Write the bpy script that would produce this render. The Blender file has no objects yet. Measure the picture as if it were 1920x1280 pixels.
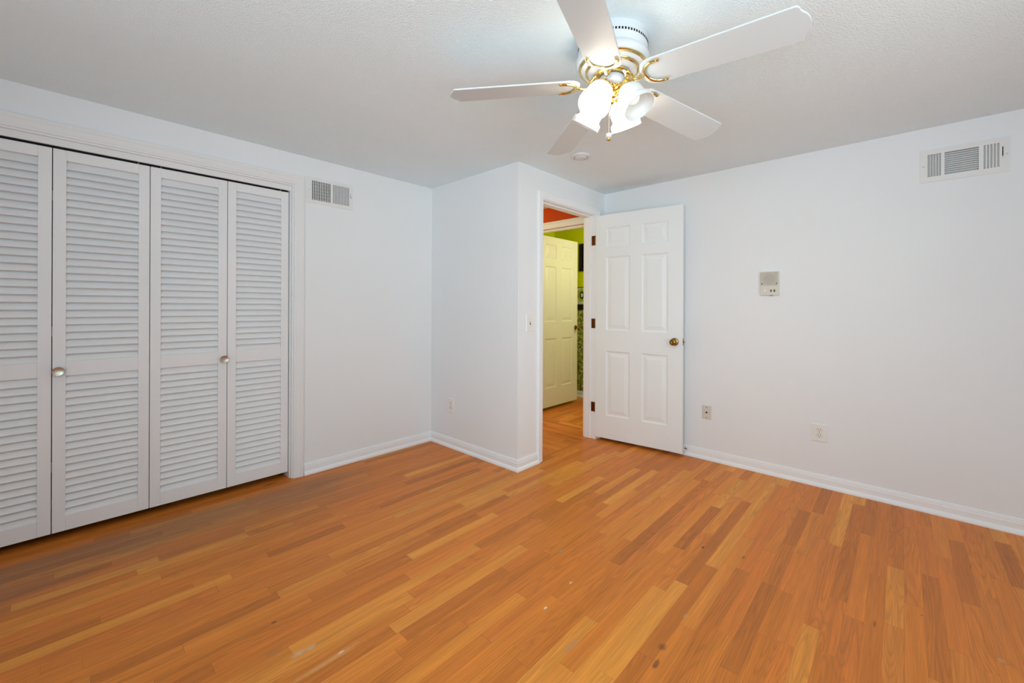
import bpy, bmesh, math, random
from math import sin, cos, pi, radians
from mathutils import Vector, Matrix

random.seed(7)
scene = bpy.context.scene
COL = scene.collection

# ---------------------------------------------------------------- camera
F_PX, U0, V0 = 785.3, 958.85, 576.3
YAW, ROLL = 0.7509, 0.0039
CAM = Vector((-2.294, -3.1369, 1.2075))
cam_d = bpy.data.cameras.new('camera'); cam = bpy.data.objects.new('camera', cam_d); COL.objects.link(cam)
fw = Vector((cos(YAW), sin(YAW), 0)); rt = Vector((sin(YAW), -cos(YAW), 0)); up = Vector((0, 0, 1))
r2 = rt * cos(ROLL) + up * sin(ROLL); u2 = up * cos(ROLL) - rt * sin(ROLL)
M = Matrix((r2, u2, -fw)).transposed().to_4x4(); M.translation = CAM
cam.matrix_world = M
cam_d.sensor_fit = 'HORIZONTAL'; cam_d.sensor_width = 36.0
cam_d.lens = F_PX * 36.0 / 1920.0
cam_d.shift_x = (960 - U0) / 1920.0
cam_d.shift_y = (V0 - 640) / 1920.0
cam_d.clip_start = 0.02; cam_d.clip_end = 100
scene.camera = cam

# ---------------------------------------------------------------- view, world, daylight
scene.view_settings.view_transform = 'Standard'
scene.view_settings.look = 'None'
scene.view_settings.gamma = 1.0
scene.view_settings.use_curve_mapping = False
scene.view_settings.exposure = 0.06
scene.cycles.max_bounces = 10
scene.cycles.diffuse_bounces = 6
scene.cycles.sample_clamp_indirect = 8.0
scene.cycles.caustics_reflective = False
scene.cycles.caustics_refractive = False

H = 2.286                       # ceiling height
A_Y = -1.062                    # plane of the wall with the bedroom door
B_X = 1.224                     # plane of the right wall
LEFT_X, BACK_Y = -3.25, -4.35   # unseen walls behind the camera

world = bpy.data.worlds.new('sky'); scene.world = world; world.use_nodes = True
wn = world.node_tree; wn.nodes.clear()
wo = wn.nodes.new('ShaderNodeOutputWorld'); bg = wn.nodes.new('ShaderNodeBackground')
bg.inputs['Color'].default_value = (0.80, 0.88, 1.0, 1); bg.inputs['Strength'].default_value = 0.3
wn.links.new(bg.outputs[0], wo.inputs[0])

def area_light(name, loc, direction, sx, sy, power, color, spread=pi):
    d = bpy.data.lights.new(name, 'AREA'); d.shape = 'RECTANGLE'; d.size = sx; d.size_y = sy
    d.energy = power; d.color = color; d.spread = spread
    o = bpy.data.objects.new(name, d); COL.objects.link(o); o.location = loc
    o.rotation_euler = Vector(direction).to_track_quat('-Z', 'Y').to_euler()
    return o
def point_light(name, loc, power, color, radius):
    d = bpy.data.lights.new(name, 'POINT'); d.energy = power; d.color = color; d.shadow_soft_size = radius
    o = bpy.data.objects.new(name, d); COL.objects.link(o); o.location = loc
    return o

# side-window daylight, plus two added fills set at the windows behind the camera
area_light('door_corner_fill', (-1.60, BACK_Y + 0.05, 1.35), (0.6, 1, 0.30), 2.3, 1.35, 13.3, (0.87, 0.96, 0.96), 1.75)  # added fill at the back window, narrowed and aimed at the door corner
area_light('daylight_side', (LEFT_X - 0.10, -3.05, 1.35), (1, 0, -0.02), 1.5, 1.35, 15, (0.70, 1.0, 0.98))
area_light('ceiling_fill', (LEFT_X - 0.10, -3.05, 1.35), (1, 0, 0.75), 1.5, 1.35, 41.5, (0.69, 0.81, 0.96))  # added fill tilted upward to brighten the ceiling
# ceiling lamps of the hallway and the green room (out of sight)
point_light('hall_ceiling_lamp', (0.55, 0.55, 2.05), 12, (1.0, 0.93, 0.42), 0.10)
point_light('green_room_lamp', (2.10, -1.15, 1.85), 17, (1.0, 0.92, 0.84), 0.10)
FAN_LIT = 6.0     # emission of the two lit shades
FAN_DIM = 0.10     # added emission standing in for side light on the two unlit shades

# ---------------------------------------------------------------- materials
def lin(c):
    out = []
    for v in c:
        v /= 255.0
        out.append(v / 12.92 if v <= 0.04045 else ((v + 0.055) / 1.055) ** 2.4)
    return out + [1.0]

class NT:
    """small helper around a material's node tree"""
    def __init__(self, name):
        self.m = bpy.data.materials.new(name); self.m.use_nodes = True
        self.t = self.m.node_tree; self.t.nodes.clear()
        self.out = self.t.nodes.new('ShaderNodeOutputMaterial')
    def n(self, typ, **kw):
        nd = self.t.nodes.new(typ)
        for k, v in kw.items(): setattr(nd, k, v)
        return nd
    def l(self, a, b): self.t.links.new(a, b)
    def put(self, sock, v):
        if isinstance(v, bpy.types.NodeSocket): self.l(v, sock)
        elif v is not None: sock.default_value = v
    def math(self, op, a, b=None, c=None, clamp=False):
        nd = self.n('ShaderNodeMath', operation=op, use_clamp=clamp)
        self.put(nd.inputs[0], a); self.put(nd.inputs[1], b); self.put(nd.inputs[2], c)
        return nd.outputs[0]
    def mix(self, f, a, b, blend='MIX'):
        nd = self.n('ShaderNodeMix', data_type='RGBA', blend_type=blend)
        self.put(nd.inputs[0], f); self.put(nd.inputs[6], a); self.put(nd.inputs[7], b)
        return nd.outputs[2]
    def ramp(self, fac, stops, interp='LINEAR'):
        nd = self.n('ShaderNodeValToRGB'); cr = nd.color_ramp; cr.interpolation = interp
        while len(cr.elements) < len(stops): cr.elements.new(0.5)
        for e, (p, c) in zip(cr.elements, stops): e.position = p; e.color = c
        self.put(nd.inputs[0], fac); return nd.outputs[0]
    def xyz(self, x, y, z):
        nd = self.n('ShaderNodeCombineXYZ')
        self.put(nd.inputs[0], x); self.put(nd.inputs[1], y); self.put(nd.inputs[2], z); return nd.outputs[0]
    def noise(self, vec, scale, detail=2.0, rough=0.5, dist=0.0):
        nd = self.n('ShaderNodeTexNoise'); self.put(nd.inputs['Vector'], vec)
        nd.inputs['Scale'].default_value = scale; nd.inputs['Detail'].default_value = detail
        nd.inputs['Roughness'].default_value = rough; nd.inputs['Distortion'].default_value = dist
        return nd.outputs[0]
    def coords(self):
        tc = self.n('ShaderNodeTexCoord'); sp = self.n('ShaderNodeSeparateXYZ'); self.l(tc.outputs['Object'], sp.inputs[0])
        return tc.outputs['Object'], sp.outputs[0], sp.outputs[1], sp.outputs[2]
    def principled(self, color, rough=0.5, spec=0.5, metal=0.0, normal=None, emission=None, estr=0.0):
        p = self.n('ShaderNodeBsdfPrincipled')
        self.put(p.inputs['Base Color'], color); self.put(p.inputs['Roughness'], rough)
        self.put(p.inputs['Specular IOR Level'], spec); self.put(p.inputs['Metallic'], metal)
        if normal is not None: self.l(normal, p.inputs['Normal'])
        if emission is not None:
            self.put(p.inputs['Emission Color'], emission); p.inputs['Emission Strength'].default_value = estr
        self.l(p.outputs[0], self.out.inputs[0]); return p
    def bump(self, height, strength, dist):
        b = self.n('ShaderNodeBump'); b.inputs['Strength'].default_value = strength; b.inputs['Distance'].default_value = dist
        self.l(height, b.inputs['Height']); return b.outputs[0]

def paint(name, rgb, rough=0.6, spec=0.25, var=0.03, bump_scale=180, bump=0.05, bdist=0.001):
    t = NT(name); vec, x, y, z = t.coords()
    c = lin(rgb); n1 = t.noise(vec, 2.2, 3.0)
    lo = [v * (1 - var) for v in c[:3]] + [1]; hi = [min(1, v * (1 + var)) for v in c[:3]] + [1]
    col = t.ramp(n1, [(0.3, lo), (0.7, hi)])
    nb = t.bump(t.noise(vec, bump_scale, 2.0), bump, bdist)
    t.principled(col, rough, spec, 0, nb); return t.m

M_WALL = paint('wall_white', (236, 239, 241), 0.65, 0.2, 0.008)
M_CEIL = paint('ceiling_stipple', (234, 246, 250), 0.9, 0.1, 0.012, 150, 0.8, 0.004)
M_TRIM = paint('trim_white', (241, 243, 245), 0.42, 0.4, 0.01, 60, 0.04)
M_CTRIM = paint('closet_trim_greyish', (234, 235, 235), 0.55, 0.3, 0.02, 60, 0.05)
M_CLOSET = paint('closet_door_greyish', (236, 237, 238), 0.55, 0.3, 0.02, 90, 0.05)
M_DOOR = paint('door_white', (238, 243, 245), 0.38, 0.45, 0.01, 40, 0.04)
M_CREAM = paint('door_cream', (222, 217, 202), 0.35, 0.45, 0.01, 40, 0.03)
M_ORANGE = paint('wall_orange', (205, 74, 6), 0.6, 0.2, 0.02)
M_LIME = paint('wall_lime', (222, 232, 8), 0.6, 0.2, 0.02)
M_DARK = paint('dark_inside', (22, 20, 20), 0.9, 0.1, 0.05)
M_CLOSET_IN = paint('closet_inside', (60, 58, 56), 0.9, 0.1, 0.05)  # dark grey paints in the shade seen between the louvers
M_PLATE = paint('plate_white_plastic', (238, 238, 234), 0.35, 0.5, 0.005, 30, 0.0)
M_PLATE_BEIGE = paint('plate_beige_plastic', (214, 212, 203), 0.4, 0.5, 0.01, 30, 0.0)
M_BEIGE_DARK = paint('intercom_speaker_beige', (196, 191, 178), 0.5, 0.4, 0.01)
M_BEIGE = paint('intercom_beige', (218, 215, 203), 0.45, 0.4, 0.01)
M_GRILLE = paint('intercom_grille_grey', (182, 180, 172), 0.6, 0.3, 0.02)
M_VENT = paint('vent_white_enamel', (232, 232, 231), 0.4, 0.45, 0.01, 30, 0.0)
M_FIN_SHADED = paint('vent_fin_shaded', (188, 190, 191), 0.45, 0.4, 0.01, 30, 0.0)  # enamel darkened to paint in shade on the fins; screws share it
M_FAN = paint('fan_white_enamel', (218, 221, 224), 0.35, 0.5, 0.005, 30, 0.0)
M_BLADE = paint('fan_blade_white', (208, 215, 217), 0.45, 0.4, 0.01, 30, 0.0)
M_BLACK = paint('black_paint', (20, 18, 16), 0.45, 0.4, 0.02)
M_SCREW = paint('screw_dark', (70, 68, 62), 0.4, 0.5, 0.02)
M_INK = paint('dark_blue_ink', (96, 102, 124), 0.6, 0.2, 0.02)
M_SHADOWGAP = M_DARK

def metal(name, rgb, rough, spec=0.5):
    t = NT(name); vec, x, y, z = t.coords()
    c = lin(rgb); n1 = t.noise(vec, 40, 2.0)
    col = t.ramp(n1, [(0.35, [v * 0.9 for v in c[:3]] + [1]), (0.65, c)])
    t.principled(col, rough, spec, 1.0); return t.m
M_BRASS = metal('polished_brass', (240, 212, 142), 0.12)
M_ABRASS = metal('antique_brass', (150, 118, 62), 0.28)
M_BRONZE = metal('bronze_hinge', (112, 66, 34), 0.45)
M_SATIN = metal('satin_nickel', (196, 190, 178), 0.30)
M_STEEL = metal('track_steel', (70, 72, 80), 0.5)
M_CHROME = metal('spring_steel', (170, 168, 160), 0.25)

def shade_mat(name, strength, color, trans=0.25, base=0.88):
    t = NT(name)
    d = t.n('ShaderNodeBsdfTranslucent'); d.inputs[0].default_value = (0.9, 0.89, 0.87, 1)
    p = t.n('ShaderNodeBsdfPrincipled')
    p.inputs['Base Color'].default_value = (base, base, base * 0.98, 1); p.inputs['Roughness'].default_value = 0.45
    p.inputs['Emission Color'].default_value = color; p.inputs['Emission Strength'].default_value = strength
    m = t.n('ShaderNodeMixShader'); m.inputs[0].default_value = trans
    t.l(p.outputs[0], m.inputs[1]); t.l(d.outputs[0], m.inputs[2]); t.l(m.outputs[0], t.out.inputs[0])
    return t.m
M_SHADE_LIT = shade_mat('frosted_glass_lit', FAN_LIT, (0.97, 0.86, 0.72, 1))
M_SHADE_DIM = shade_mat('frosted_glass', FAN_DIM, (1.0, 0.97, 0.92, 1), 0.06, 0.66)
def bulb_mat(name, strength):
    t = NT(name); t.principled((0.95, 0.94, 0.92, 1), 0.5, 0.3, 0, None, (0.94, 0.97, 0.87, 1), strength); return t.m
M_BULB_ON = bulb_mat('bulb_on', 400.0)
M_BULB_OFF_GLOW = bulb_mat('bulb_off_glow', 0.3)  # unlit bulbs with a faint added glow
def crystal_mat():
    t = NT('crystal'); p = t.principled((1, 1, 1, 1), 0.03, 0.6)
    p.inputs['Transmission Weight'].default_value = 0.8; p.inputs['IOR'].default_value = 0.3; return t.m
M_CRYSTAL = crystal_mat()

def wood_floor(name, along, tint=(1, 1, 1), worn=False, offset=0.0):
    """strip oak floor, boards 57 mm wide along the x ('x') or y ('y') axis"""
    t = NT(name); vec, ox, oy, oz = t.coords()
    x, y = (ox, oy) if along == 'x' else (oy, ox)
    W = 0.0572
    yy = t.math('ADD', y, 50 * W + offset)
    ry = t.math('DIVIDE', yy, W); row = t.math('FLOOR', ry); fy = t.math('FRACT', ry)
    def white(v):
        nd = t.n('ShaderNodeTexWhiteNoise', noise_dimensions='2D'); t.l(v, nd.inputs['Vector']); return nd
    w1 = white(t.xyz(row, 3.7, 0)); w2 = white(t.xyz(row, 11.3, 0))
    L = t.math('MULTIPLY_ADD', w2.outputs[0], 0.55, 0.38)
    xs = t.math('ADD', x, t.math('MULTIPLY_ADD', w1.outputs[0], 9.0, 30.0))
    # a slow warp of the joint spacing, so lengths vary within a row
    warp = t.math('MULTIPLY', t.math('SINE', t.math('MULTIPLY', xs, 2.9)), 0.13)
    rx = t.math('DIVIDE', t.math('ADD', xs, warp), L); colm = t.math('FLOOR', rx); fx = t.math('FRACT', rx)
    idn = white(t.xyz(row, colm, 0)); v1 = idn.outputs[0]
    sp = t.n('ShaderNodeSeparateColor'); t.l(idn.outputs[1], sp.inputs[0]); v2, v3 = sp.outputs[0], sp.outputs[1]
    # board tone
    tone = t.ramp(v1, [(0.0, lin((184, 105, 37))), (0.22, lin((198, 113, 38))), (0.45, lin((211, 124, 43))),
                       (0.62, lin((208, 117, 42))), (0.8, lin((217, 133, 48))), (1.0, lin((224, 147, 58)))])
    # fine pores and streaks
    zo = t.math('MULTIPLY', v2, 37.0)
    s1 = t.noise(t.xyz(t.math('MULTIPLY', xs, 7.0), t.math('MULTIPLY', y, 210.0), zo), 1.0, 3.0, 0.6)
    s2 = t.noise(t.xyz(t.math('MULTIPLY', xs, 1.6), t.math('MULTIPLY', y, 42.0), zo), 1.0, 3.0, 0.55)
    # cathedral figure: contour lines of a stretched noise
    cn = t.noise(t.xyz(t.math('MULTIPLY', xs, 1.3), t.math('MULTIPLY', y, 17.0), zo), 1.0, 1.2, 0.4, 0.2)
    cl = t.math('SINE', t.math('MULTIPLY', cn, 85.0))
    cl = t.math('MULTIPLY_ADD', cl, 0.5, 0.5); cl = t.math('POWER', cl, 2.5)
    camp = t.math('MULTIPLY', t.math('GREATER_THAN', v3, 0.45), 0.15)
    g = t.math('MULTIPLY_ADD', t.math('SUBTRACT', s1, 0.5), 0.55, 1.0)
    g = t.math('MULTIPLY', g, t.math('MULTIPLY_ADD', t.math('SUBTRACT', s2, 0.5), 0.60, 1.0))
    g = t.math('MULTIPLY', g, t.math('SUBTRACT', 1.0, t.math('MULTIPLY', cl, camp)))
    big = t.noise(vec, 0.9, 2.0)
    g = t.math('MULTIPLY', g, t.math('MULTIPLY_ADD', t.math('SUBTRACT', big, 0.5), 0.22, 1.09))
    vm = t.n('ShaderNodeVectorMath', operation='SCALE'); t.l(tone, vm.inputs[0]); t.l(g, vm.inputs['Scale'])
    col = vm.outputs[0]
    # reddish / grey drift between boards
    col = t.mix(t.math('MULTIPLY', v2, 0.14), col, t.mix(0.5, col, lin((172, 92, 52))))
    # knots
    kn = t.n('ShaderNodeTexVoronoi'); t.l(t.xyz(t.math('MULTIPLY', xs, 2.1), t.math('MULTIPLY', y, 5.2), 0.3), kn.inputs['Vector'])
    kn.inputs['Scale'].default_value = 1.0
    kmask = t.math('MULTIPLY', t.math('LESS_THAN', t.math('ADD', kn.outputs['Distance'], t.math('MULTIPLY', s2, 0.05)), 0.058), t.math('GREATER_THAN', v3, 0.55))
    col = t.mix(t.math('MULTIPLY', kmask, 0.45), col, lin((82, 48, 26)))
    # joints
    dy = t.math('MINIMUM', fy, t.math('SUBTRACT', 1.0, fy))
    dx = t.math('MULTIPLY', t.math('MINIMUM', fx, t.math('SUBTRACT', 1.0, fx)), t.math('DIVIDE', L, W))
    jy = t.math('SUBTRACT', 1.0, t.math('SMOOTH_MIN', t.math('DIVIDE', dy, 0.012), 1.0, 0.1), clamp=True)
    jx = t.math('SUBTRACT', 1.0, t.math('SMOOTH_MIN', t.math('DIVIDE', dx, 0.016), 1.0, 0.1), clamp=True)
    j = t.math('MAXIMUM', t.math('MULTIPLY', jy, 0.42), t.math('MULTIPLY', jx, 0.55))
    col = t.mix(j, col, lin((84, 48, 24)))
    rough = t.math('MULTIPLY_ADD', s2, 0.12, 0.36)
    if worn:
        # greyed, worn strip along the closet front
        nz = t.noise(t.xyz(t.math('MULTIPLY', ox, 1.5), t.math('MULTIPLY', oy, 6.0), 0), 1.4, 3.0, 0.6)
        e1 = t.math('MULTIPLY_ADD', oy, 2.4, t.math('MULTIPLY_ADD', nz, 1.4, 0.9), clamp=True)
        e1 = t.math('MULTIPLY', e1, t.math('SUBTRACT', 1.0, t.math('MULTIPLY_ADD', oy, 12.0, 1.9, clamp=True)))
        e2 = t.math('MULTIPLY_ADD', ox, -2.2, -1.4, clamp=True)
        wear = t.math('MULTIPLY', t.math('MULTIPLY', e1, e2), 0.62)
        grey = t.n('ShaderNodeVectorMath', operation='SCALE'); grey.inputs[0].default_value = lin((142, 108, 84))[:3]; t.l(g, grey.inputs['Scale'])
        col = t.mix(wear, col, grey.outputs[0])
        rough = t.math('ADD', rough, t.math('MULTIPLY', wear, 0.25))
        # individual marks: (x, y, half length, half width, colour, strength)
        fn = t.noise(vec, 60, 3.0, 0.7)
        for mx, my, ra, rb, c, st in MARKS:
            ex = t.math('DIVIDE', t.math('SUBTRACT', ox, mx), ra); ey = t.math('DIVIDE', t.math('SUBTRACT', oy, my), rb)
            dd = t.math('ADD', t.math('MULTIPLY', ex, ex), t.math('MULTIPLY', ey, ey))
            dd = t.math('ADD', dd, t.math('MULTIPLY', t.math('SUBTRACT', fn, 0.5), 1.6))
            mk = t.math('MULTIPLY', t.math('SUBTRACT', 1.0, dd, clamp=True), st)
            col = t.mix(mk, col, lin(c))
    if tint != (1, 1, 1):
        vt = t.n('ShaderNodeVectorMath', operation='MULTIPLY'); t.l(col, vt.inputs[0]); vt.inputs[1].default_value = tint; col = vt.outputs[0]
    hgt = t.math('SUBTRACT', t.math('MULTIPLY', s1, 0.25), t.math('MULTIPLY', j, 1.0))
    nb = t.bump(hgt, 0.12, 0.0008)
    t.principled(col, rough, 0.32, 0, nb)
    return t.m

def px_floor(u, v):
    d = fw + r2 * ((u - U0) / F_PX) - u2 * ((v - V0) / F_PX)
    k = -CAM.z / d.z
    p = CAM + d * k
    return p.x, p.y
MARKS = []
for u, v, ra, rb, c, st in [
        (505, 908, 0.045, 0.010, (40, 44, 36), 0.85), (560, 1225, 0.030, 0.013, (206, 172, 140), 0.75),
        (582, 1214, 0.022, 0.013, (206, 172, 140), 0.7), (640, 1222, 0.014, 0.006, (232, 222, 214), 0.9),
        (615, 1240, 0.14, 0.012, (214, 170, 112), 0.5), (512, 1222, 0.03, 0.012, (150, 110, 84), 0.5),
        (1070, 1092, 0.012, 0.006, (236, 216, 190), 0.9), (1023, 1139, 0.012, 0.006, (236, 216, 190), 0.9),
        (1052, 1032, 0.022, 0.014, (168, 136, 110), 0.7), (1285, 1155, 0.016, 0.012, (196, 150, 110), 0.6),
        (1230, 1245, 0.030, 0.010, (86, 48, 30), 0.8), (1242, 1212, 0.022, 0.016, (96, 54, 30), 0.7),
        (1318, 1026, 0.016, 0.008, (60, 34, 20), 0.8), (1728, 1153, 0.004, 0.003, (24, 18, 14), 1.0),
        (514, 1166, 0.012, 0.006, (58, 32, 16), 0.8), (1877, 1238, 0.016, 0.010, (206, 166, 132), 0.6),
        (1072, 1210, 0.05, 0.016, (186, 138, 100), 0.45), (1640, 1169, 0.03, 0.006, (104, 62, 40), 0.6),
        (1820, 1062, 0.022, 0.003, (84, 50, 30), 0.8), (1394, 1045, 0.02, 0.008, (110, 62, 34), 0.6)]:
    X, Y = px_floor(u, v); MARKS.append((X, Y, ra, rb, c, st))
M_FLOOR = wood_floor('oak_strip_floor', 'x', worn=True)
M_FLOOR_HALL = wood_floor('oak_strip_floor_hall', 'y', (1.0, 0.97, 0.86))
M_FLOOR_GREEN = wood_floor('oak_strip_floor_green_room', 'x', (0.95, 0.92, 0.84), offset=0.02)

def glitter_mat():
    t = NT('speckled_green_wallpaper'); vec, x, y, z = t.coords()
    v = t.n('ShaderNodeTexVoronoi'); t.l(vec, v.inputs['Vector']); v.inputs['Scale'].default_value = 58
    sp = t.n('ShaderNodeSeparateColor'); t.l(v.outputs['Color'], sp.inputs[0])
    col = t.ramp(sp.outputs[0], [(0.0, lin((96, 110, 40))), (0.3, lin((150, 165, 50))), (0.55, lin((188, 196, 60))),
                                 (0.8, lin((150, 150, 110))), (0.92, lin((226, 222, 140)))], 'CONSTANT')
    t.principled(col, 0.4, 0.5); return t.m
M_GLITTER = glitter_mat()
def border_mat():
    t = NT('floral_border_paper'); vec, x, y, z = t.coords()
    v = t.n('ShaderNodeTexVoronoi'); t.l(vec, v.inputs['Vector']); v.inputs['Scale'].default_value = 34
    n1 = t.noise(vec, 40, 2.0)
    m = t.math('LESS_THAN', t.math('ADD', v.outputs['Distance'], t.math('MULTIPLY', n1, 0.25)), 0.26)
    t.principled(t.mix(m, lin((226, 226, 196)), lin((74, 80, 40))), 0.6, 0.2); return t.m
M_BORDER = border_mat()
M_HALO = paint('border_flower_green', (176, 204, 40), 0.6, 0.2, 0.03)
M_PAPER = paint('border_paper_white', (226, 228, 206), 0.6, 0.2, 0.01)
M_RAIL = paint('dark_chair_rail', (40, 36, 32), 0.4, 0.4, 0.1)

# ---------------------------------------------------------------- mesh helpers
def box(bm, x0, x1, y0, y1, z0, z1, mat=None):
    vs = [bm.verts.new(Vector((x, y, z)) if mat is None else mat @ Vector((x, y, z))) for x in (x0, x1) for y in (y0, y1) for z in (z0, z1)]
    for f in ((0, 1, 3, 2), (4, 6, 7, 5), (0, 4, 5, 1), (2, 3, 7, 6), (0, 2, 6, 4), (1, 5, 7, 3)):
        bm.faces.new([vs[i] for i in f])
    return vs
def lathe(bm, prof, segs=32, mat=None, caps=True):
    mat = mat or Matrix.Identity(4); rings = []
    for r, z in prof:
        if r < 1e-6: rings.append([bm.verts.new(mat @ Vector((0, 0, z)))])
        else: rings.append([bm.verts.new(mat @ Vector((r * cos(2 * pi * i / segs), r * sin(2 * pi * i / segs), z))) for i in range(segs)])
    for a, b in zip(rings, rings[1:]):
        for i in range(segs):
            j = (i + 1) % segs
            if len(a) == 1 and len(b) == 1: continue
            if len(a) == 1: bm.faces.new((a[0], b[i], b[j]))
            elif len(b) == 1: bm.faces.new((a[i], b[0], a[j]))
            else: bm.faces.new((a[i], b[i], b[j], a[j]))
    if caps:
        for rg in (rings[0], rings[-1]):
            if len(rg) > 1: bm.faces.new(rg)
def tube(bm, pts, rad, segs=10, mat=None, flat=1.0):
    mat = mat or Matrix.Identity(4); pts = [Vector(p) for p in pts]; rings = []
    rads = rad if isinstance(rad, (list, tuple)) else [rad] * len(pts)
    prev = None
    for i, p in enumerate(pts):
        tdir = (pts[min(i + 1, len(pts) - 1)] - pts[max(i - 1, 0)]).normalized()
        ref = Vector((0, 0, 1)) if abs(tdir.z) < 0.95 else Vector((1, 0, 0))
        if prev is None: nrm = tdir.cross(ref).normalized()
        else: nrm = (prev - tdir * prev.dot(tdir)).normalized()
        prev = nrm; bn = tdir.cross(nrm)
        rings.append([bm.verts.new(mat @ (p + nrm * rads[i] * cos(2 * pi * k / segs) + bn * rads[i] * flat * sin(2 * pi * k / segs))) for k in range(segs)])
    for a, b in zip(rings, rings[1:]):
        for k in range(segs): bm.faces.new((a[k], a[(k + 1) % segs], b[(k + 1) % segs], b[k]))
    bm.faces.new(rings[0]); bm.faces.new(rings[-1])
def prism(bm, outline, z0, z1, mat=None):
    """outline: list of (x, y); extruded along z"""
    mat = mat or Matrix.Identity(4)
    a = [bm.verts.new(mat @ Vector((x, y, z0))) for x, y in outline]; b = [bm.verts.new(mat @ Vector((x, y, z1))) for x, y in outline]
    n = len(outline)
    for i in range(n): bm.faces.new((a[i], a[(i + 1) % n], b[(i + 1) % n], b[i]))
    bm.faces.new(a[::-1]); bm.faces.new(b)
def sections(bm, secs, closed_profile=True):
    """join successive cross-sections (lists of points) into one solid run"""
    rs = [[bm.verts.new(Vector(p)) for p in s] for s in secs]; n = len(rs[0])
    for a, b in zip(rs, rs[1:]):
        for k in range(n): bm.faces.new((a[k], a[(k + 1) % n], b[(k + 1) % n], b[k]))
    bm.faces.new(rs[0]); bm.faces.new(rs[-1])

def link(name, bm, mat, parent=None, smooth=False, bevel=0.0, loc=None, bsegs=2):
    bmesh.ops.recalc_face_normals(bm, faces=bm.faces[:])
    me = bpy.data.meshes.new(name); bm.to_mesh(me); bm.free()
    for m in (mat if isinstance(mat, (list, tuple)) else [mat]): me.materials.append(m)
    if smooth:
        me.polygons.foreach_set('use_smooth', [True] * len(me.polygons))
        try: me.set_sharp_from_angle(angle=radians(38))
        except Exception: pass
    o = bpy.data.objects.new(name, me); COL.objects.link(o)
    if parent: o.parent = parent
    if loc: o.location = loc
    if bevel:
        b = o.modifiers.new('bevel', 'BEVEL'); b.width = bevel; b.segments = bsegs; b.limit_method = 'ANGLE'; b.angle_limit = radians(35)
    return o
def empty(name, loc=(0, 0, 0), rot=None):
    o = bpy.data.objects.new(name, None); COL.objects.link(o); o.location = loc; o.empty_display_size = 0.05
    if rot is not None: o.rotation_mode = 'QUATERNION'; o.rotation_quaternion = rot
    return o
def tag(o, label, cat, group=None, kind=None):
    o['label'] = label; o['category'] = cat
    if group: o['group'] = group
    if kind: o['kind'] = kind
    return o
def struct(name, bm, mat, label, cat, **kw):
    return tag(link(name, bm, mat, **kw), label, cat, kind='structure')
def B(): return bmesh.new()

# ---------------------------------------------------------------- room shell
T = 0.12
OP_X0, OP_X1, OP_Z = 0.288, 1.055, 2.060          # bedroom doorway
CL_X0, CL_X1, CL_Z = -2.715, -1.190, 2.062        # closet opening
HX = 1.29                                          # far hallway wall, room side
HX2 = 1.405                                        # same wall, green-room side
GR_X = 2.50                                        # far wall of the green room
G0, G1, G_Z = -0.86, -0.10, 2.050                  # doorway to the green room (y from, to)
JX = 1.055

def plank_floor(name, x0, x1, y0, y1, mat, label):
    bm = B(); box(bm, x0, x1, y0, y1, -0.06, 0.0); return struct(name, bm, mat, label, 'floor')
bm = B()
for r in ((LEFT_X - T, B_X, BACK_Y - T, -1.003), (LEFT_X - T, 0.0, -1.003, 0.80)):
    box(bm, r[0], r[1], r[2], r[3], -0.06, 0.0)
struct('floor', bm, M_FLOOR, 'orange-brown oak strip floor of the empty bedroom', 'floor')
plank_floor('floor_hall', 0.0, 1.35, -1.003, 2.2, M_FLOOR_HALL, 'golden oak boards of the hallway floor seen through the open doorway')
plank_floor('floor_green_room', 1.35, 2.7, -2.2, 2.2, M_FLOOR_GREEN, 'oak boards under the cream door in the lime green room')

bm = B(); box(bm, LEFT_X - T, B_X + 0.18, BACK_Y - T, A_Y + T, H, H + 0.08); box(bm, LEFT_X - T, 0.0, A_Y + T, 0.85, H, H + 0.08)
struct('ceiling', bm, M_CEIL, 'white stippled bedroom ceiling', 'ceiling')
bm = B(); box(bm, 0.0, 2.7, A_Y + T, 2.2, H, H + 0.08); box(bm, B_X + 0.18, 2.7, -2.2, A_Y + T, H, H + 0.08)
struct('ceiling_hall', bm, M_CEIL, 'ceiling over the hallway and the green room', 'ceiling')

# closet wall (y = 0) with the closet opening
bm = B()
VENT1 = (-1.098, 1.959); VENT2 = (-3.213, 1.961)
hx0, hx1, hz0, hz1 = VENT1[0] + 0.030, VENT1[0] + 0.332, VENT1[1] + 0.022, VENT1[1] + 0.170
box(bm, LEFT_X - T, CL_X0, 0, T, 0, H); box(bm, CL_X0, CL_X1, 0, T, CL_Z, H)
box(bm, CL_X1, hx0, 0, T, 0, H); box(bm, hx1, 0.0, 0, T, 0, H); box(bm, hx0, hx1, 0, T, 0, hz0); box(bm, hx0, hx1, 0, T, hz1, H)
struct('wall_left', bm, M_WALL, 'white wall with the louvered closet and a small vent', 'wall')
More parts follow.
